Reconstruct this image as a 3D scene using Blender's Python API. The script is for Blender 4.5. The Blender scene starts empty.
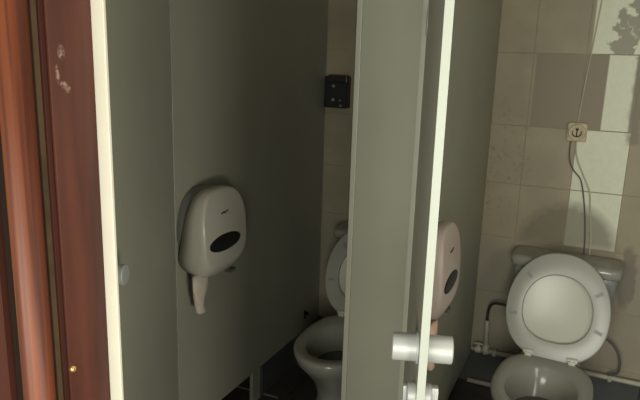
import bpy, bmesh, math, random
from mathutils import Vector, Matrix
random.seed(3)
S = bpy.context.scene
COL = S.collection

# ------------------------------------------------------------------ camera
cam = bpy.data.cameras.new('camera'); camo = bpy.data.objects.new('camera', cam); COL.objects.link(camo)
r = Vector((0.90621615, 0.42175311, 0.02994322)); u = Vector((-0.11939063, 0.1873099, 0.9750184)); f = Vector((-0.40560838, 0.88715236, -0.22009662))
m = Matrix((r, u, -f)).transposed().to_4x4(); m.translation = Vector((0.4411, -1.6286, 1.545))
camo.matrix_world = m
cam.sensor_width = 36; cam.lens = 602.44 / 640 * 36; cam.clip_start = 0.02
S.camera = camo

# ------------------------------------------------------------------ light and exposure
S.view_settings.view_transform = 'Standard'; S.view_settings.look = 'None'
S.view_settings.gamma = 1; S.view_settings.use_curve_mapping = False
S.view_settings.exposure = 0.0
w = bpy.data.worlds.new('world'); S.world = w; w.use_nodes = True
w.node_tree.nodes['Background'].inputs[0].default_value = (0.95, 1.0, 0.88, 1)
w.node_tree.nodes['Background'].inputs[1].default_value = 0.02

def area(name, loc, target, sx, sy, power, color):
    l = bpy.data.lights.new(name, 'AREA'); l.shape = 'RECTANGLE'; l.size = sx; l.size_y = sy
    l.energy = power; l.color = color
    o = bpy.data.objects.new(name, l); COL.objects.link(o); o.location = loc
    o.rotation_euler = (Vector(target) - Vector(loc)).to_track_quat('-Z', 'Y').to_euler()
    return o
# daylight of the corridor window behind the doorway
area('corridor_window_light', (0.17, -2.8, 1.3), (-0.1, 0, 0.9), 1.9, 1.1, 80, (1.0, 1.0, 0.875))
# added fill, low and to the right, to brighten the left door and partition
area('corridor_side_fill', (2.1, -2.1, 0.6), (-0.6, -0.2, 0.8), 0.8, 0.6, 64, (1.0, 0.96, 0.84))
# added fill light in front of the right-hand washroom wall, not a window
area('right_wall_fill', (1.33, -0.6, 1.3), (-0.2, -0.4, 1.1), 0.6, 0.8, 9, (1.0, 0.98, 0.88))
# weak added fill from above the stalls' front aisle
area('overhead_fill', (0.45, -0.78, 2.62), (0.35, -0.5, 0), 0.5, 0.4, 3, (1.0, 0.97, 0.85))

# ------------------------------------------------------------------ materials
def mat(name, col, rough=0.5, metal=0.0, noise=0.0, scale=8.0, spec=0.5, stretch=None, bump=0.0, coat=0.0):
    M = bpy.data.materials.new(name); M.use_nodes = True
    nt = M.node_tree; b = nt.nodes['Principled BSDF']
    b.inputs['Roughness'].default_value = rough; b.inputs['Metallic'].default_value = metal
    b.inputs['Specular IOR Level'].default_value = spec; b.inputs['Coat Weight'].default_value = coat
    b.inputs['Base Color'].default_value = (*col, 1)
    if noise or bump:
        tc = nt.nodes.new('ShaderNodeTexCoord'); mp = nt.nodes.new('ShaderNodeMapping')
        if stretch: mp.inputs['Scale'].default_value = stretch
        n = nt.nodes.new('ShaderNodeTexNoise'); n.inputs['Scale'].default_value = scale; n.inputs['Detail'].default_value = 5
        nt.links.new(tc.outputs['Object'], mp.inputs[0]); nt.links.new(mp.outputs[0], n.inputs[0])
        if noise:
            mr = nt.nodes.new('ShaderNodeMapRange'); mr.inputs[1].default_value = .3; mr.inputs[2].default_value = .7
            mr.inputs[3].default_value = 1 - noise; mr.inputs[4].default_value = 1 + noise
            nt.links.new(n.outputs[0], mr.inputs[0])
            v = nt.nodes.new('ShaderNodeVectorMath'); v.operation = 'SCALE'; v.inputs[0].default_value = col
            nt.links.new(mr.outputs[0], v.inputs['Scale']); nt.links.new(v.outputs[0], b.inputs['Base Color'])
        if bump:
            bp = nt.nodes.new('ShaderNodeBump'); bp.inputs['Strength'].default_value = bump; bp.inputs['Distance'].default_value = .01
            nt.links.new(n.outputs[0], bp.inputs['Height']); nt.links.new(bp.outputs[0], b.inputs['Normal'])
    return M

class G:
    """small helper for shader maths on one material"""
    def __init__(s, M): s.nt = M.node_tree; s.b = s.nt.nodes['Principled BSDF']; s.L = s.nt.links
    def n(s, t): return s.nt.nodes.new(t)
    def math(s, op, a, b=None, clamp=False):
        k = s.n('ShaderNodeMath'); k.operation = op; k.use_clamp = clamp
        for i, x in enumerate((a, b)):
            if x is None: continue
            if isinstance(x, (int, float)): k.inputs[i].default_value = x
            else: s.L.new(x, k.inputs[i])
        return k.outputs[0]
    def ramp(s, v, a, b, lo=0.0, hi=1.0):
        k = s.n('ShaderNodeMapRange'); k.clamp = True
        s.L.new(v, k.inputs[0])
        for i, x in zip((1, 2, 3, 4), (a, b, lo, hi)): k.inputs[i].default_value = x
        return k.outputs[0]
    def mix(s, fac, a, b, kind='MIX'):
        k = s.n('ShaderNodeMix'); k.data_type = 'RGBA'; k.blend_type = kind
        for i, x in ((0, fac), (6, a), (7, b)):
            if isinstance(x, (int, float)): k.inputs[i].default_value = x
            elif isinstance(x, tuple): k.inputs[i].default_value = (*x, 1)
            else: s.L.new(x, k.inputs[i])
        return k.outputs[2]
    def box(s, X, Z, x0, x1, z0, z1, e=.004):
        a = s.math('MULTIPLY', s.ramp(X, x0 - e, x0 + e), s.ramp(X, x1 - e, x1 + e, 1, 0))
        c = s.math('MULTIPLY', s.ramp(Z, z0 - e, z0 + e), s.ramp(Z, z1 - e, z1 + e, 1, 0))
        return s.math('MULTIPLY', a, c)
    def ell(s, X, Z, cx, cz, rx, rz, e=.12):
        a = s.math('POWER', s.math('ABSOLUTE', s.math('DIVIDE', s.math('SUBTRACT', X, cx), rx)), 2.0)
        c = s.math('POWER', s.math('ABSOLUTE', s.math('DIVIDE', s.math('SUBTRACT', Z, cz), rz)), 2.0)
        return s.ramp(s.math('ADD', a, c), 1 - e, 1 + e, 1, 0)
    def noise(s, scale, detail=4, stretch=None):
        tc = s.n('ShaderNodeTexCoord'); mp = s.n('ShaderNodeMapping'); n = s.n('ShaderNodeTexNoise')
        if stretch: mp.inputs['Scale'].default_value = stretch
        n.inputs['Scale'].default_value = scale; n.inputs['Detail'].default_value = detail
        s.L.new(tc.outputs['Object'], mp.inputs[0]); s.L.new(mp.outputs[0], n.inputs[0])
        return n.outputs[0]

GREY = (0.288, 0.284, 0.226)
M_lam = mat('grey_laminate', GREY, .42, noise=.05, scale=3, spec=.4)
M_prof = mat('pale_profile', (0.36, 0.355, 0.29), .4)
M_edge = mat('cream_edge_band', (0.36, 0.385, 0.33), .5)
M_cream = mat('cream_paint', (0.44, 0.415, 0.34), .6, noise=.04, scale=14)
M_alu = mat('satin_aluminium', (0.42, 0.43, 0.41), .48, .3)
M_alud = mat('dark_metal', (0.12, 0.125, 0.115), .4, .5)
M_porc = mat('glazed_ceramic', (0.285, 0.28, 0.24), .16, noise=.05, scale=5)
M_tank = mat('cistern_ceramic', (0.23, 0.25, 0.24), .25)
M_seat = mat('seat_plastic', (0.36, 0.36, 0.315), .3)
M_lid = mat('lid_plastic', (0.58, 0.585, 0.50), .3)
M_buf = mat('buffer_rubber', (0.27, 0.285, 0.28), .5)
M_water = mat('bowl_water', (0.10, 0.11, 0.10), .05)
M_disp = mat('dispenser_plastic', (0.43, 0.41, 0.35), .25)
M_dispk = mat('dispenser_plastic_warm', (0.47, 0.38, 0.33), .4)  # warm beige, with the pink of a reflection put into the colour
M_back = mat('dispenser_backing', (0.14, 0.145, 0.13), .4)
M_smoke = mat('smoked_window', (0.012, 0.012, 0.012), .5, spec=.2)
M_paper = mat('tissue_paper', (0.5, 0.45, 0.37), .9, noise=.08, scale=30, bump=.3)
M_black = mat('black_plastic', (0.006, 0.006, 0.006), .35)
M_btn = mat('grey_button', (0.25, 0.26, 0.25), .4)
M_sock = mat('aged_socket_plastic', (0.56, 0.48, 0.33), .5, noise=.1, scale=40)
M_hole = mat('socket_marks', (0.03, 0.025, 0.02), .6)
M_wirel = mat('pale_wire', (0.48, 0.44, 0.34), .5)
M_wired = mat('dark_wire', (0.13, 0.11, 0.085), .5)
M_pipe = mat('white_pipe', (0.42, 0.40, 0.33), .4, noise=.15, scale=18)
M_hose = mat('grey_braided_hose', (0.10, 0.10, 0.085), .5)
M_rub = mat('black_hose', (0.03, 0.03, 0.028), .5)
M_plast = mat('wall_plaster', (0.42, 0.40, 0.33), .8, noise=.06, scale=4)
M_dark = mat('dark_skirting_tile', (0.060, 0.062, 0.060), .4, noise=.25, scale=6)
M_brass = mat('brass_screw', (0.75, 0.45, 0.16), .3, .8)
M_corr = mat('corridor_paint', (0.30, 0.28, 0.22), .8, noise=.05, scale=3)

# varnished red-brown wood
M_wood = mat('varnished_wood', (0.12, 0.04, 0.02), .6, spec=.15)
g = G(M_wood)
n1 = g.noise(10, 6, (1.0, 1.0, .12)); n2 = g.noise(60, 3, (1.0, 1.0, .04))
c = g.mix(g.ramp(n1, .32, .68), (0.015, 0.005, 0.003), (0.035, 0.010, 0.006))
c = g.mix(g.ramp(n2, .45, .75, 0, .45), c, (0.06, 0.015, 0.008))
g.L.new(c, g.b.inputs['Base Color'])
M_woodo = mat('varnished_wood_orange', (0.2, 0.06, 0.02), .5, spec=.3)
g = G(M_woodo)
n1 = g.noise(12, 6, (1.0, 1.0, .10)); n2 = g.noise(190, 3, (1.0, 1.0, .015))
c = g.mix(g.ramp(n1, .3, .7), (0.070, 0.016, 0.006), (0.215, 0.055, 0.014))
c = g.mix(g.ramp(n2, .45, .62, 0, .75), c, (0.04, 0.010, 0.005))
g.L.new(c, g.b.inputs['Base Color'])
M_groove = mat('dark_wood_groove', (0.050, 0.032, 0.018), .9, spec=.1, noise=.3, scale=20)
M_gap = mat('dark_gap_wood', (0.012, 0.007, 0.005), .9, spec=.05)
# board with scuff marks
M_board = mat('varnished_wood_board', (0.12, 0.04, 0.02), .45, spec=.3)
g = G(M_board)
n1 = g.noise(34, 5, (1.0, 1.0, .09)); n2 = g.noise(260, 3)
c = g.mix(g.ramp(n1, .32, .68), (0.036, 0.010, 0.006), (0.078, 0.024, 0.014))
sp = g.n('ShaderNodeSeparateXYZ'); tc = g.n('ShaderNodeTexCoord'); g.L.new(tc.outputs['Object'], sp.inputs[0])
mk = None
for cy, cz, ry, rz in ((-1.1625, 1.549, .004, .006), (-1.169, 1.527, .0022, .008), (-1.162, 1.516, .004, .003), (-1.157, 1.512, .0035, .004)):
    e = g.ell(sp.outputs[1], sp.outputs[2], cy, cz, ry, rz, .9)
    mk = e if mk is None else g.math('MAXIMUM', mk, e)
mk = g.math('MULTIPLY', mk, g.ramp(n2, .42, .62, .05, .55))
c = g.mix(mk, c, (0.42, 0.28, 0.22)); g.L.new(c, g.b.inputs['Base Color'])

# wall tiles: cream glaze with tan, grimy areas
def wall_tile_material():
    M = mat('glazed_wall_tile', (0.3, 0.3, 0.2), .5, spec=.35)
    g = G(M)
    tc = g.n('ShaderNodeTexCoord'); sp = g.n('ShaderNodeSeparateXYZ'); g.L.new(tc.outputs['Object'], sp.inputs[0])
    X0, Z0 = sp.outputs[0], sp.outputs[2]
    nz = g.noise(22, 4); nb = g.noise(5, 5); nf = g.noise(45, 3)
    off = g.math('MULTIPLY', g.math('SUBTRACT', nz, .5), .05)
    X = g.math('ADD', X0, off); Z = g.math('SUBTRACT', Z0, off)
    white = (0.74, 0.755, 0.61); tan = (0.37, 0.325, 0.225)
    base = g.mix(g.ramp(nb, .35, .65), tan, (0.305, 0.270, 0.190))
    # lighter lower tiles
    low = g.math('MULTIPLY', g.ramp(Z0, .8, .7), g.ramp(nb, .3, .6, .4, 1))
    base = g.mix(low, base, (0.30, 0.27, 0.21))
    wm = None
    for bx in ((.372, .60, 1.62, 2.6), (.446, .553, 1.30, 1.62), (.356, .568, 1.03, 1.30), (.356, .568, .772, 1.03), (.60, 1.2, 1.30, 2.6)):
        b = g.box(X0, Z0, *bx, e=.003); wm = b if wm is None else g.math('MAXIMUM', wm, b)
    wcol = g.mix(g.ramp(nf, .35, .7, 0, .35), white, (0.65, 0.645, 0.50))
    c = g.mix(wm, base, wcol)
    # brown-grey rectangle left of the white tile
    c = g.mix(g.box(X0, Z0, .156, .446, 1.302, 1.618, .003), c, (0.255, 0.215, 0.150))
    # smudges on the top right tile
    nq = g.noise(30, 6); o2 = g.math('MULTIPLY', g.math('SUBTRACT', nq, .5), .13)
    Xq = g.math('ADD', X0, o2); Zq = g.math('SUBTRACT', Z0, o2)
    sm = g.ell(Xq, Zq, .500, 1.66, .055, .050, .15)
    sm = g.math('MAXIMUM', sm, g.ell(Xq, Zq, .485, 1.74, .028, .055, .2))
    sm = g.math('MAXIMUM', sm, g.ell(Xq, Zq, .545, 1.80, .04, .12, .3))
    sm = g.math('MULTIPLY', sm, g.box(X0, Z0, .36, .60, 1.62, 2.0))
    c = g.mix(g.math('MULTIPLY', sm, .8), c, (0.23, 0.205, 0.15))
    c = g.mix(g.math('MULTIPLY', g.box(X, Z, .553, .60, 1.25, 1.62, .012), .8), c, (0.20, 0.18, 0.13))
    # darker dome shaped area above the cistern
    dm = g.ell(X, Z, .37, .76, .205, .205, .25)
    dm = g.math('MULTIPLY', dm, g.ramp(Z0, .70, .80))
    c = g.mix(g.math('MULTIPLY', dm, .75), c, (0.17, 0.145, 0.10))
    c = g.mix(g.math('MULTIPLY', g.ell(X, Z, .63, .66, .035, .14, .3), .6), c, (0.14, 0.125, 0.10))  # soft shadow of the cistern, painted into the tiles right of it
    # speckled grime low left
    gr = g.math('MULTIPLY', g.ramp(nf, .55, .75), g.ell(X, Z, .02, 1.12, .16, .25, .7))
    c = g.mix(g.math('MULTIPLY', gr, .5), c, (0.12, 0.105, 0.08))
    g.L.new(c, g.b.inputs['Base Color'])
    bp = g.n('ShaderNodeBump'); bp.inputs['Strength'].default_value = .15; bp.inputs['Distance'].default_value = .004
    g.L.new(nz, bp.inputs['Height']); g.L.new(bp.outputs[0], g.b.inputs['Normal'])
    return M
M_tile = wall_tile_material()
M_grout = mat('grout', (0.29, 0.25, 0.18), .9, noise=.15, scale=12)
M_floor = mat('dark_floor_tile', (0.052, 0.043, 0.038), .38, noise=.25, scale=5)
M_fgrout2 = mat('worn_strip', (0.16, 0.15, 0.13), .7, noise=.3, scale=60)
M_fgrout = mat('floor_grout', (0.03, 0.028, 0.024), .9)

# ------------------------------------------------------------------ mesh helpers
def obj(name, bm, mats, parent=None, smooth=False, loc=None):
    me = bpy.data.meshes.new(name); bmesh.ops.recalc_face_normals(bm, faces=bm.faces); bm.to_mesh(me); bm.free()
    for x in (mats if isinstance(mats, (list, tuple)) else [mats]): me.materials.append(x)
    if smooth:
        for p in me.polygons: p.use_smooth = True
    o = bpy.data.objects.new(name, me); COL.objects.link(o)
    if parent: o.parent = parent
    if loc: o.location = loc
    return o
def box(bm, x0, x1, y0, y1, z0, z1, bev=0.0, seg=2, mi=0, M=None):
    t = bmesh.new(); bmesh.ops.create_cube(t, size=1)
    for v in t.verts: v.co = Vector(((x0 + x1) / 2 + v.co.x * (x1 - x0), (y0 + y1) / 2 + v.co.y * (y1 - y0), (z0 + z1) / 2 + v.co.z * (z1 - z0)))
    if bev: bmesh.ops.bevel(t, geom=t.edges[:], offset=bev, segments=seg, affect='EDGES', profile=.6)
    join(bm, t, M, mi)
def join(bm, t, M=None, mi=0):
    mp = {v: bm.verts.new(M @ v.co if M else v.co) for v in t.verts}
    for fc in t.faces:
        nf = bm.faces.new([mp[v] for v in fc.verts]); nf.material_index = mi; nf.smooth = fc.smooth
    t.free()
def cyl(bm, a, b, ra, rb=None, n=24, bev=0.0, M=None, mi=0):
    a, b = Vector(a), Vector(b); rb = ra if rb is None else rb
    d = (b - a).normalized(); q = d.to_track_quat('Z', 'Y').to_matrix(); L = (b - a).length
    prof = [(0, 0), (ra - bev, 0), (ra, bev), (rb, L - bev), (rb - bev, L), (0, L)] if bev else [(0, 0), (ra, 0), (rb, L), (0, L)]
    t = bmesh.new(); rings = []
    for rr, h in prof:
        if rr == 0: rings.append([t.verts.new(a + q @ Vector((0, 0, h)))])
        else: rings.append([t.verts.new(a + q @ Vector((rr * math.cos(2 * math.pi * k / n), rr * math.sin(2 * math.pi * k / n), h))) for k in range(n)])
    loft(t, rings)
    join(bm, t, M, mi)
def loft(t, rings, closed=True):
    for A, B in zip(rings, rings[1:]):
        n = max(len(A), len(B))
        for k in range(n if closed else n - 1):
            j = (k + 1) % n
            if len(A) == 1: t.faces.new((A[0], B[j], B[k]))
            elif len(B) == 1: t.faces.new((A[k], A[j], B[0]))
            else: t.faces.new((A[k], A[j], B[j], B[k]))
def rings(bm, lists, cap0=True, cap1=True):
    R = [[bm.verts.new(p) for p in L] for L in lists]
    loft(bm, R)
    if cap0: bm.faces.new(R[0][::-1])
    if cap1: bm.faces.new(R[-1])
def tube(name, pts, rad, M, parent=None, res=8):
    """smooth tube through points, as a mesh"""
    P = [Vector(p) for p in pts]; Q = []
    for i in range(len(P) - 1):
        p0 = P[max(i - 1, 0)]; p1 = P[i]; p2 = P[i + 1]; p3 = P[min(i + 2, len(P) - 1)]
        for k in range(res):
            t = k / res
            Q.append(.5 * ((2 * p1) + (-p0 + p2) * t + (2 * p0 - 5 * p1 + 4 * p2 - p3) * t * t + (-p0 + 3 * p1 - 3 * p2 + p3) * t ** 3))
    Q.append(P[-1]); bm = bmesh.new(); L = []
    up = Vector((.13, .97, .2)).normalized()
    for i, p in enumerate(Q):
        d = (Q[min(i + 1, len(Q) - 1)] - Q[max(i - 1, 0)]).normalized()
        a = d.cross(up).normalized(); b = d.cross(a).normalized()
        L.append([p + rad * (math.cos(k * math.pi / 5) * a + math.sin(k * math.pi / 5) * b) for k in range(10)])
    rings(bm, L)
    return obj(name, bm, M, parent, True)
def thing(name, label, cat, loc=(0, 0, 0), rotz=0, group=None):
    o = bpy.data.objects.new(name, None); COL.objects.link(o); o.empty_display_size = .05
    o.location = loc; o.rotation_euler = (0, 0, rotz); o['label'] = label; o['category'] = cat
    if group: o['group'] = group
    return o
def tag(o, label, cat, group=None):
    o['label'] = label; o['category'] = cat
    if group: o['group'] = group
    return o
def struct(name, bm, m, parent=None, label=None):
    o = obj(name, bm, m, parent)
    if not parent: o['kind'] = 'structure'
    if label: o['label'] = label
    return o
def dup(root, loc, rotz, label):
    r_ = root.copy(); COL.objects.link(r_); r_.location = loc; r_.rotation_euler = (0, 0, rotz); r_['label'] = label
    for ch in list(root.children):
        c_ = ch.copy(); COL.objects.link(c_); c_.parent = r_
        for g_ in list(ch.children):
            d_ = g_.copy(); COL.objects.link(d_); d_.parent = c_
    return r_

D = 1.239; XL = -0.856; PW = 0.2066

# ------------------------------------------------------------------ room shell
def tiled(name, xs, zs, y, mats, gap=.0022, th=.006, skip=None):
    bm = bmesh.new(); box(bm, xs[0], xs[-1], y + .0014, y + .08, zs[0], zs[-1], mi=1)
    for i in range(len(xs) - 1):
        for j in range(len(zs) - 1):
            x0, x1, z0, z1 = xs[i] + gap / 2, xs[i + 1] - gap / 2, zs[j] + gap / 2, zs[j + 1] - gap / 2
            bx = bmesh.new(); bmesh.ops.create_cube(bx, size=1)
            for v in bx.verts:
                s = 1.0 if v.co.y > 0 else 0.992
                v.co = Vector(((x0 + x1) / 2 + v.co.x * (x1 - x0) * s, y + .003 + v.co.y * th, (z0 + z1) / 2 + v.co.z * (z1 - z0) * s))
            join(bm, bx, None, 0)
    return struct(name, bm, mats)
xs = [0.356 + .212 * k for k in range(-11, 5)]; xs[0] = -1.95; xs[-1] = 1.35
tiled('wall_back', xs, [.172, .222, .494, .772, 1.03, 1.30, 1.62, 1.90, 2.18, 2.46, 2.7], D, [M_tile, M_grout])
bm = bmesh.new(); box(bm, -1.95, 1.35, D + .004, D + .08, 0, .172, mi=1)
for k in range(11):
    box(bm, -1.95 + .3 * k + .002, -1.95 + .3 * (k + 1) - .002, D - .006, D + .02, 0, .17, .002, 1)
o = struct('baseboard_back', bm, [M_dark, M_fgrout])
bm = bmesh.new(); box(bm, -1.95, 1.35, -3.6, D + .08, -.08, -.004, mi=1)
for i in range(11):
    for j in range(17):
        x0 = -1.95 + .3 * i; y0 = D - .3 * (j + 1) + .0
        box(bm, x0 + .0015, x0 + .2985, max(y0, -3.6) + .0015, y0 + .2985, -.006, 0, 0, mi=0)
struct('floor', bm, [M_floor, M_fgrout])
bm = bmesh.new(); box(bm, -2.03, 1.43, -3.6, D + .08, 2.7, 2.78); struct('ceiling', bm, M_plast)
bm = bmesh.new(); box(bm, -2.03, -1.95, -3.6, D + .08, -.08, 2.7); struct('wall_left', bm, M_plast)
bm = bmesh.new(); box(bm, 1.35, 1.43, -1.10, D + .08, -.08, 2.7); struct('wall_right', bm, M_plast)
# wall between corridor and washroom, with the doorway
JX = -0.07; JR = 1.02
bm = bmesh.new(); box(bm, -1.95, -.095, -1.20, -1.102, 0, 2.7); box(bm, JR + .025, 1.35, -1.20, -1.102, 0, 2.7); box(bm, -.095, JR + .025, -1.20, -1.102, 2.13, 2.7)
struct('wall_front', bm, M_corr)

# wooden door frame on the left of the picture: reveal board, dark groove, round bead, flat casing
def frame_side(parent, mir):
    s = -1 if mir else 1
    def X(x): return x if not mir else (JR + JX) - x
    def bx(name, x0, x1, y0, y1, M, z1=2.10, bev=.0005):
        bm = bmesh.new(); a, b = sorted((X(x0), X(x1))); box(bm, a, b, y0, y1, 0, z1, bev, 2); return obj(name, bm, M, parent)
    bx('jamb_board', JX - .024, JX, -1.178, -1.119, M_board)
    bx('groove', JX - .022, JX - .005, -1.1915, -1.185, M_groove)
    bx('groove', JX - .020, JX - .0025, -1.1845, -1.179, M_wood)
    bm = bmesh.new(); L = []
    cx, cy, rr = JX - .0165, -1.2065, .0165
    for z in (0, 2.10):
        L.append([Vector((X(cx + rr * math.cos(a)), cy + rr * math.sin(a) * 1.0, z)) for a in [k * 2 * math.pi / 24 for k in range(24)]])
    rings(bm, L); obj('bead_moulding', bm, M_woodo, parent, True)
    bx('moulding_fillet', JX - .047, JX - .031, -1.214, -1.200, M_gap)
    bx('flat_casing', JX - .125, JX - .044, -1.222, -1.202, M_wood)
    bm = bmesh.new(); a, b = sorted((X(JX - .020), X(JX + .0170)))
    box(bm, a, b, -1.1185, -1.114, 0, 2.10, .0008, 1)
    obj('cream_edge_strip', bm, M_cream, parent)
fr = bpy.data.objects.new('trim_1', None); COL.objects.link(fr); fr['kind'] = 'structure'
frame_side(fr, False); frame_side(fr, True)
bm = bmesh.new(); box(bm, JX - .125, JR + .125, -1.224, -1.202, 2.10, 2.17, .003); box(bm, JX, JR, -1.2, -1.113, 2.09, 2.13); obj('head_casing', bm, M_wood, fr)
bm = bmesh.new(); cyl(bm, (JX - .001, -1.1742, 1.198), (JX + .0025, -1.1742, 1.198), .0042, .0030, 16); obj('brass_screw', bm, M_brass, fr, True)

# plinth of dark tile below the left partition
bm = bmesh.new(); box(bm, XL - .05, XL - .002, .62, D - .008, 0, .15, .003, 1)
o = struct('trim_2', bm, M_dark)
# threshold strip on the floor
bm = bmesh.new(); box(bm, -1.02, -.78, .632, .646, 0, .004); o = struct('trim_3', bm, M_fgrout2)

# ------------------------------------------------------------------ partitions
t = thing('stall_partition', 'grey laminate partition left of the left toilet, dispenser on it', 'partition', (XL, 0, 0), 0, 'grey stall partitions')
bm = bmesh.new(); box(bm, -.018, 0, 0.004, D - .002, .162, 2.02, .001, 1); obj('panel', bm, M_lam, t)
bm = bmesh.new(); box(bm, -.017, -.001, .53, .60, 0, .163, .002, 1); obj('support_leg', bm, M_lam, t)
bm = bmesh.new(); box(bm, .0, .004, 1.05, 1.064, .225, .27, .001, 1); box(bm, 0, .02, 1.05, 1.064, .25, .262, .001, 1); obj('bracket', bm, M_black, t)

t = thing('stall_partition', 'grey dividing partition between both toilets with a pale-edged front pilaster', 'partition', (0, 0, 0), 0, 'grey stall partitions')
bm = bmesh.new(); box(bm, -.030, -.012, .028, D - .002, .15, 2.02, .001, 1); obj('panel', bm, M_lam, t)
bm = bmesh.new(); box(bm, -PW + .010, -.012, 0.001, .027, .10, 2.05, .001, 1); pil = obj('pilaster', bm, M_lam, t)
for x0, x1 in ((-PW, -PW + .016), (-.020, -.004)):
    bm = bmesh.new(); box(bm, x0, x1, -.004, .032, .10, 2.05, .002, 2); obj('edge_profile', bm, M_prof, pil)
bm = bmesh.new(); box(bm, -PW, 0, 0, .03, 0, .1, .002, 1); obj('support_leg', bm, M_prof, t)

# ------------------------------------------------------------------ doors (hinged at local origin, closed direction +X, opened by rotation)
def handle_part(bm, y0, y1, rr, bore=True):
    n = 32; a = Vector((0, y0, 0))
    cyl(bm, (0, y0, 0), (0, y1, 0), rr, rr, 36, .0025)
def make_door(label):
    t = thing('stall_door', label, 'door', (0, 0, 0), 0, 'open stall doors')
    W = .644; T = .0145
    bm = bmesh.new(); box(bm, .006, W - .002, -T / 2, T / 2, .15, 2.00, .0005, 1); p_ = obj('panel', bm, M_lam, t)
    bm = bmesh.new(); box(bm, W - .002, W, -T / 2 - .0003, T / 2 + .0003, .15, 2.00); obj('edge_band', bm, M_edge, t)['label'] = 'cream edge band'
    for s in (-1, 1):
        bm = bmesh.new(); y0 = s * (T / 2)
        cyl(bm, (W - .058, y0, 1.018), (W - .058, y0 + s * .050, 1.018), .0265, .0265, 36, .002)
        cyl(bm, (W - .058, y0, 1.018), (W - .058, y0 + s * .004, 1.018), .031, .031, 36, .001)
        h = obj('door_handle', bm, M_alu, t, True)
        h.modifiers.new('e', 'EDGE_SPLIT').split_angle = math.radians(35); h['label'] = 'satin metal cylindrical handle'
    bm = bmesh.new()
    cyl(bm, (W - .058, -T / 2 - .016, .918), (W - .058, T / 2 + .016, .918), .024, .024, 28, .002)
    box(bm, W - .066, W - .050, T / 2 + .016, T / 2 + .030, .897, .939, .003)
    box(bm, W - .066, W - .050, -T / 2 - .024, -T / 2 - .016, .897, .939, .003)
    h = obj('thumb_turn', bm, M_alu, t, True); h.modifiers.new('e', 'EDGE_SPLIT').split_angle = math.radians(35)
    for z in (.35, 1.66):
        bm = bmesh.new(); cyl(bm, (.0, 0, z - .035), (.0, 0, z + .035), .0055, .0055, 16, .001); box(bm, .0, .05, -T / 2 - .002, -T / 2, z - .03, z + .03, .0005, 1)
        obj('hinge', bm, M_alu, t, True)
    return t
d1 = make_door('open grey stall door seen edge-on between the two toilets, cream edge, cylindrical handle')
d1.location = (.004, -.012, 0); d1.rotation_euler.z = math.atan2(-.600, .192)
d2 = dup(d1, (XL + .0, -.012, 0), math.atan2(-.93, .372), 'open grey stall door at far left, beside the wooden door frame')

# ------------------------------------------------------------------ dispensers: local origin on panel surface, +X out, Y along panel
def make_dispenser(label, Mc):
    t = thing('toilet_paper_dispenser', label, 'dispenser', (0, 0, 0), 0, 'jumbo toilet paper dispensers')
    # outline in the Y-Z plane: arch above, rounded tray below
    def outline(w, top, bot, n=48, pw=2.6):
        out = []
        for k in range(n):
            a = 2 * math.pi * k / n; c, s = math.cos(a), math.sin(a)
            yy = (abs(c) ** (2 / pw)) * (1 if c > 0 else -1) * w
            if s >= 0: zz = (abs(s) ** (2 / 2.15)) * top
            else: zz = -(abs(s) ** (2 / 3.2)) * bot
            out.append((yy, zz))
        return out
    # backing
    bm = bmesh.new(); L = []
    for x, k in ((0, 1.0), (.042, 1.0), (.05, .97)):
        L.append([Vector((x, y * k, z * k)) for y, z in outline(.132, .150, .085)])
    rings(bm, L); b_ = obj('back_housing', bm, M_back, t, True); b_.modifiers.new('e', 'EDGE_SPLIT').split_angle = math.radians(40); b_['label'] = 'dark grey back housing'
    # cover: x start depends on height (wide at the bottom, narrow at the top)
    bm = bmesh.new(); L = []
    prof = [(0.0, 1.0), (0.50, 1.0), (0.80, .995), (0.91, .985), (0.965, .965), (0.99, .945), (1.0, .91),]
    for fx, k in prof:
        ring = []
        for y, z in outline(.140, .150, .180, 56, 3.6):
            h = (z + .180) / .330                                     # 0 bottom .. 1 top
            x0_ = .004 + .062 * max(0, h - .22) ** .75
            x1_ = xfront(z * k)
            lift = (.016 * max(0, 1 - fx / .5) + .045 * max(0, (fx - .7) / .3)) * max(0, 1 - h / .35) ** .7      # the bottom rises towards the wall
            ring.append(Vector((x0_ + (x1_ - x0_) * fx, y * k, z * k + lift)))
        L.append(ring)
    R_ = [[bm.verts.new(q) for q in ring] for ring in L]; loft(bm, R_); bm.faces.new(R_[0][::-1]); F_ = R_[-1]
    for k in range(-14, 14):                                        # flat front filled with horizontal strips
        q = []
        for v in (F_[k % 56], F_[(k + 1) % 56], F_[(27 - k) % 56], F_[(28 - k) % 56]):
            if v not in q: q.append(v)
        if len(q) > 2: bm.faces.new(q)
    cv = obj('cover', bm, Mc, t, True)
    # smoked oval window lying on the cover front
    bm = bmesh.new(); R0 = []
    for kk, dx in ((1.0, -.004), (1.0, .0015), (.92, .003)):
        R0.append([Vector((xfront(-.042 + kk * .031 * math.sin(a)) + dx, kk * .098 * math.cos(a) - .012, -.042 + kk * .031 * math.sin(a))) for a in [k * 2 * math.pi / 32 for k in range(32)]])
    rings(bm, R0); obj('smoked_window', bm, M_smoke, cv, True)
    bm = bmesh.new()   # small printed maker's mark
    for k, (y0, y1, dz) in enumerate(((-.006, .004, 0), (.006, .013, .002), (.015, .024, 0), (.026, .036, .004))):
        box(bm, xfront(.06) + .0, xfront(.06) + .0016, y0 - .022, y1 - .022, .062 + dz, .068 + dz)
    obj('printed_mark', bm, M_hole, cv)
    bm = bmesh.new(); box(bm, .085, .112, .035, .075, -.178, -.166, .003); cyl(bm, (.11, .055, -.171), (.116, .055, -.171), .004, .004, 12)
    obj('lock', bm, M_alud, t)
    return t
def xfront(z):
    h = max(0, (z + .180) / .330)
    return .124 - .026 * h ** 4
DW = .138
dl = make_dispenser('off-white toilet paper dispenser on the left partition, beside the left toilet', M_disp)
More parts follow.
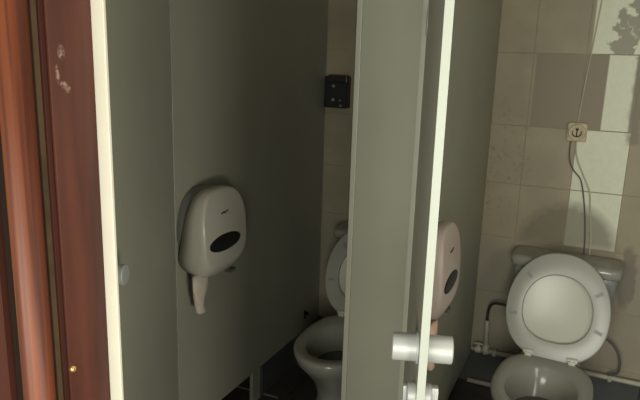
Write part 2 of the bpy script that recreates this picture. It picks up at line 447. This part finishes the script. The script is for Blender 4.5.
dl.location = (XL + .001, DW + .003, .952)
dr = dup(dl, (-.011, .135, .948), 0, 'pinkish toilet paper dispenser half hidden behind the edge-on stall door')
dr.scale = (.80, .90, .90)
for ch in dr.children:
    if ch.name.startswith('cover'):
        ch.data = ch.data.copy(); ch.data.materials[0] = M_dispk
def make_tail(name, label, M, loc, spec):
    bm = bmesh.new(); L = []
    for z, y0, y1, x0, x1 in spec:
        ring = []
        for k in range(20):
            a = 2 * math.pi * k / 20; wv = 1 + .10 * math.sin(3 * a + z * 60)
            ring.append(Vector(((x0 + x1) / 2 + (x1 - x0) / 2 * math.cos(a) * wv, (y0 + y1) / 2 + (y1 - y0) / 2 * math.sin(a) * wv, z)))
        L.append(ring)
    rings(bm, L); o = obj(name, bm, M, None, True, loc); tag(o, label, 'toilet paper', 'hanging paper ends'); return o
spec = [(.03, -.03, .06, -.012, .012), (-.02, -.030, .055, -.016, .014), (-.05, -.026, .045, -.016, .014), (-.075, -.016, .035, -.014, .012), (-.092, -.012, .024, -.012, .012), (-.108, -.012, .030, -.014, .016), (-.118, -.004, .034, -.010, .014), (-.122, .006, .028, -.004, .008)]
make_tail('toilet_paper', 'crumpled end of paper hanging under the off-white left dispenser', M_paper, (XL + .062, .046, .768), spec)
M_paperk = mat('tissue_paper_warm', (0.60, 0.42, 0.33), .9, noise=.08, scale=30)
make_tail('toilet_paper', 'pinkish paper end hanging under the dispenser behind the edge-on door', M_paperk, (.062, .022, .775), [(a, b * .8, c * .8, d, e) for a, b, c, d, e in spec])

# ------------------------------------------------------------------ toilets (origin on the floor below the bowl centre, front towards -Y)
def egg(a, bf, bb, n=56, pb=2.6, cy=0.0):
    out = []
    for k in range(n):
        th = 2 * math.pi * k / n; c, s = math.cos(th), math.sin(th)
        if s < 0: out.append((a * c, cy + bf * s))
        else:
            e = 2 / pb
            out.append((a * abs(c) ** e * (1 if c > 0 else -1), cy + bb * abs(s) ** e))
    return out
def make_toilet(label):
    t = thing('toilet', label, 'toilet', (0, 0, 0), 0, 'toilets in the stalls')
    bm = bmesh.new(); L = []
    for z, a, bf, bb, pb, cy in ((0, .118, .13, .36, 3.2, .04), (.012, .120, .132, .362, 3.2, .04), (.03, .112, .12, .355, 3, .04), (.12, .100, .10, .34, 3, .04), (.19, .108, .125, .33, 3, .03), (.25, .132, .165, .31, 3, .02),
                             (.30, .158, .205, .30, 3, .01), (.335, .172, .228, .29, 2.9, 0), (.36, .179, .238, .285, 2.9, 0), (.376, .180, .240, .285, 2.9, 0), (.384, .175, .235, .28, 2.9, 0),
                             (.386, .165, .222, .268, 2.8, 0), (.384, .135, .185, .19, 2.2, 0), (.372, .126, .176, .178, 2.1, 0), (.33, .122, .170, .165, 2, 0), (.27, .105, .14, .13, 2, 0), (.225, .075, .095, .085, 2, .0), (.20, .04, .05, .045, 2, 0)):
        L.append([Vector((x, y, z)) for x, y in egg(a, bf, bb, 56, pb, cy)])
    rings(bm, L); bowl = obj('bowl', bm, M_porc, t, True)
    bm = bmesh.new(); L = [[Vector((x, y, z)) for x, y in egg(.106, .142, .132, 40, 2)] for z in (.262, .273)]
    rings(bm, L); obj('bowl_water', bm, M_water, bowl, True)
    # deck below the cistern
    bm = bmesh.new(); box(bm, -.115, .115, .24, .50, .23, .384, .02, 3); obj('rear_deck', bm, M_porc, t, True)
    # cistern
    bm = bmesh.new(); L = []
    for z, w, y0, y1 in ((.384, .165, .46, .61), (.392, .178, .452, .618), (.45, .190, .448, .620), (.60, .205, .442, .622), (.705, .212, .438, .624), (.712, .208, .442, .62)):
        cy = (y0 + y1) / 2; hd = (y1 - y0) / 2
        L.append([Vector((w * abs(math.cos(a)) ** .28 * (1 if math.cos(a) > 0 else -1), cy + hd * abs(math.sin(a)) ** .28 * (1 if math.sin(a) > 0 else -1), z)) for a in [(k + .5) * 2 * math.pi / 56 for k in range(56)]])
    rings(bm, L); tk = obj('cistern', bm, M_tank, t, True)
    bm = bmesh.new(); L = []
    for z, w, y0, y1 in ((.706, .218, .432, .624), (.712, .224, .428, .626), (.738, .226, .427, .626), (.748, .220, .432, .622), (.751, .20, .45, .605)):
        cy = (y0 + y1) / 2; hd = (y1 - y0) / 2
        L.append([Vector((w * abs(math.cos(a)) ** .25 * (1 if math.cos(a) > 0 else -1), cy + hd * abs(math.sin(a)) ** .25 * (1 if math.sin(a) > 0 else -1), z)) for a in [(k + .5) * 2 * math.pi / 56 for k in range(56)]])
    rings(bm, L); cl = obj('cistern_lid', bm, M_porc, tk, True)
    bm = bmesh.new(); cyl(bm, (0, .53, .748), (0, .53, .757), .022, .020, 24, .002); obj('flush_button', bm, M_alu, tk, True)
    # raised seat and lid, leaning on the cistern. Local plane: u across, v up from the hinge, w towards the cistern
    hy, hz = .252, .380; lean = math.radians(19.5)
    vd = Vector((0, math.sin(lean), math.cos(lean))); wd = Vector((0, math.cos(lean), -math.sin(lean))); ud = Vector((1, 0, 0)); O = Vector((0, hy, hz))
    def pl(a, b, c): return O + ud * a + vd * b + wd * c
    def eggv(a, lo, hi, n=64):   # v from hinge (flatter) to front (rounder)
        cv = .205; out = []
        for k in range(n):
            th = 2 * math.pi * k / n; c, s = math.cos(th), math.sin(th)
            out.append((a * abs(c) ** (.92 if s > 0 else .80) * (1 if c > 0 else -1), cv + (hi if s > 0 else lo) * abs(s) ** (1 if s > 0 else .88) * (1 if s > 0 else -1)))
        return out
    bm = bmesh.new()
    # closed ring section: list of (scale factor 0 inner..1 outer, w)
    sec = [(1, 0.006), (1, .016), (.93, .021), (.5, .024), (.07, .020), (0, .014), (0, .005), (.008, .002), (.03, .0004), (.06, 0), (.5, -.001), (.92, 0), (.965, .0006), (.99, .0025)]
    inn = eggv(.136, .130, .148); ot = eggv(.203, .209, .241)
    n = len(inn); R0 = []
    for fct, wv in sec:
        R0.append([bm.verts.new(pl(inn[k][0] * (1 - fct) + ot[k][0] * fct, inn[k][1] * (1 - fct) + ot[k][1] * fct, wv)) for k in range(n)])
    loft(bm, R0 + [R0[0]]); seat = obj('seat', bm, M_seat, t, True)
    for sx, vv in ((-.125, .335), (.150, .30), (-.168, .165), (.165, .15)):
        bm = bmesh.new(); tt = bmesh.new(); bmesh.ops.create_cube(tt, size=1)
        ang = math.atan2(vv - .2, sx)
        for v in tt.verts:
            rr = v.co.x * .030; tg = v.co.y * .012
            v.co = pl(sx + rr * math.cos(ang) - tg * math.sin(ang), vv + rr * math.sin(ang) + tg * math.cos(ang), -.0035 + v.co.z * .006)
        bmesh.ops.bevel(tt, geom=tt.edges[:], offset=.0015, segments=2, affect='EDGES')
        join(bm, tt); obj('seat_buffer', bm, M_buf, seat)
    bm = bmesh.new(); L = []
    for k, wv in ((1.0, .026), (1.0, .032), (.96, .038), (.7, .044), (.05, .046)):
        L.append([pl(x * k, .205 + (v - .205) * k, wv) for x, v in eggv(.198, .196, .238)])
    R1 = [[bm.verts.new(q) for q in ring] for ring in L]; loft(bm, R1); bm.faces.new(R1[-1])
    # hollow underside
    R2 = [R1[0], [bm.verts.new(pl(x * .94, .205 + (v - .205) * .94, .026)) for x, v in eggv(.198, .196, .238)], [bm.verts.new(pl(x * .90, .205 + (v - .205) * .90, .031)) for x, v in eggv(.198, .196, .238)], [bm.verts.new(pl(x * .05, .205 + (v - .205) * .05, .033)) for x, v in eggv(.198, .196, .238)]]
    loft(bm, R2); bm.faces.new(R2[-1]); obj('lid', bm, M_lid, t, True)['label'] = 'cream white raised lid'
    for sx in (-.085, .085):
        bm = bmesh.new(); cyl(bm, (sx - .022, hy + .006, .398), (sx + .022, hy + .006, .398), .011, .011, 16, .002)
        box(bm, sx - .014, sx + .014, hy - .012, hy + .022, .380, .400, .004)
        obj('seat_hinge', bm, M_lid, t, True)
    return t
tr = make_toilet('white toilet in the right stall with raised seat and lid against its cistern'); tr.location = (.3590, .60, 0); tr.rotation_euler.z = math.radians(-2.4)
tl = dup(tr, (-.468, .595, 0), math.radians(1.2), 'toilet in the dark left stall, partly hidden by the grey pilaster')

# ------------------------------------------------------------------ wall box, socket, wires, pipes
t = thing('wall_box', 'small black plastic box with grey buttons mounted on the tiles of the left stall', 'wall box', (-.775, D, 1.41))
bm = bmesh.new(); box(bm, -.062, .058, -.062, -.001, -.078, .078, .006, 3); bdy = obj('body', bm, M_black, t)
bm = bmesh.new(); box(bm, -.040, .062, -.070, -.03, .045, .084, .005, 2); obj('top_cover', bm, M_black, t)
for x, z, rr in ((-.012, .03, .008), (-.012, -.038, .009), (.026, -.040, .005), (.030, -.066, .006)):
    bm = bmesh.new(); cyl(bm, (x, -.062, z), (x, -.066, z), rr, rr * .8, 16, .001); obj('button', bm, M_btn, bdy, True)

t = thing('wall_socket', 'aged cream electrical socket on the right tiled wall above the toilet', 'socket', (.356, D, 1.289))
bm = bmesh.new(); box(bm, -.040, .040, -.022, -.001, -.041, .041, .009, 3); b_ = obj('base_plate', bm, M_sock, t, True)
bm = bmesh.new(); L = []
for y, rr in ((-.020, .036), (-.032, .034), (-.035, .031), (-.030, .027), (-.028, .002)):
    L.append([Vector((rr * math.cos(a), y, rr * math.sin(a))) for a in [k * 2 * math.pi / 32 for k in range(32)]])
rings(bm, L); obj('face', bm, M_sock, b_, True)
bm = bmesh.new(); box(bm, -.0025, .0025, -.033, -.028, -.018, .016, .0008, 1); box(bm, -.006, .006, -.033, -.028, .010, .018, .0008, 1)
for k in range(9):
    a = math.radians(200 + 140 * k / 8); x, z = .018 * math.cos(a), .018 * math.sin(a) + .0
    box(bm, x - .003, x + .003, -.033, -.028, z - .0025, z + .0025, .0005, 1)
for x in (-.017, .017): cyl(bm, (x, -.028, .002), (x, -.033, .002), .0035, .0035, 10)
obj('socket_contacts', bm, M_hole, b_)

Y = D - .0045
tag(tube('electric_cable', [(.356, Y, 1.33), (.358, Y, 1.40), (.368, Y, 1.55), (.379, Y, 1.70), (.389, Y, 1.84), (.398, Y, 2.0), (.41, Y, 2.3), (.415, Y, 2.69)], .003, M_wirel), 'thin pale cable running up the tiles above the wall socket', 'cable')
tag(tube('electric_wire', [(.338, Y - .004, 1.252), (.335, Y - .004, 1.225), (.340, Y - .004, 1.165), (.362, Y - .004, 1.12), (.395, Y - .004, 1.080), (.418, Y - .004, .992), (.436, Y - .004, .88), (.445, Y - .001, .775), (.448, Y - .001, .70)], .0032, M_wired), 'dark wire hanging from the socket down behind the cistern', 'wire', 'wires hanging from the wall socket')
tag(tube('electric_wire', [(.358, Y, 1.25), (.360, Y, 1.215), (.372, Y, 1.165), (.402, Y, 1.103), (.436, Y, 1.03), (.448, Y, .95), (.462, Y, .86), (.468, Y, .775), (.468, Y, .70)], .0036, M_wirel), 'pale wire hanging from the socket beside the dark wire', 'wire', 'wires hanging from the wall socket')

t = thing('water_pipe', 'white water pipe along the tiled wall with riser beside the right toilet', 'pipe', (0, D, .19))
bm = bmesh.new(); cyl(bm, (.0, -.035, .004), (1.34, -.035, .004), .0115, .0115, 16); obj('main_run', bm, M_pipe, t, True)
bm = bmesh.new(); cyl(bm, (.066, -.035, .0), (.060, -.035, .165), .0115, .0115, 16, .001); cyl(bm, (.066, -.035, -.010), (.0655, -.035, .035), .0165, .0165, 16, .002); obj('riser', bm, M_pipe, t, True)
bm = bmesh.new(); cyl(bm, (.015, -.035, .004), (.045, -.035, .004), .018, .018, 16, .003); cyl(bm, (.030, -.035, .01), (.030, -.035, .034), .007, .007, 12); box(bm, .010, .050, -.042, -.028, .030, .040, .003); obj('valve', bm, M_pipe, t, True)
for x in (.108, .62, .95):
    bm = bmesh.new(); box(bm, x - .008, x + .008, -.05, -.001, -.010, .018, .002); obj('pipe_clip', bm, M_pipe, t)
tag(tube('water_hose', [(.060, D - .037, .350), (.060, D - .04, .385), (.066, D - .045, .425), (.085, D - .06, .455), (.12, D - .075, .466), (.155, D - .085, .466), (.185, D - .09, .462)], .0065, M_rub), 'black elbow hose joining the white riser to the cistern', 'hose')
tag(tube('supply_hose', [(.548, D - .07, .368), (.585, D - .065, .385), (.628, D - .06, .345), (.648, D - .06, .29), (.648, D - .058, .24), (.630, D - .052, .222), (.612, D - .05, .214)], .0055, M_hose), 'grey looped hose right of the right toilet, above the pipe', 'hose')
bm = bmesh.new(); cyl(bm, (-.010, D - .022, .013), (1.34, D - .022, .013), .012, .012, 12)
tag(obj('floor_pipe', bm, M_pipe, None, True), 'white pipe lying at the foot of the dark skirting tiles', 'pipe')
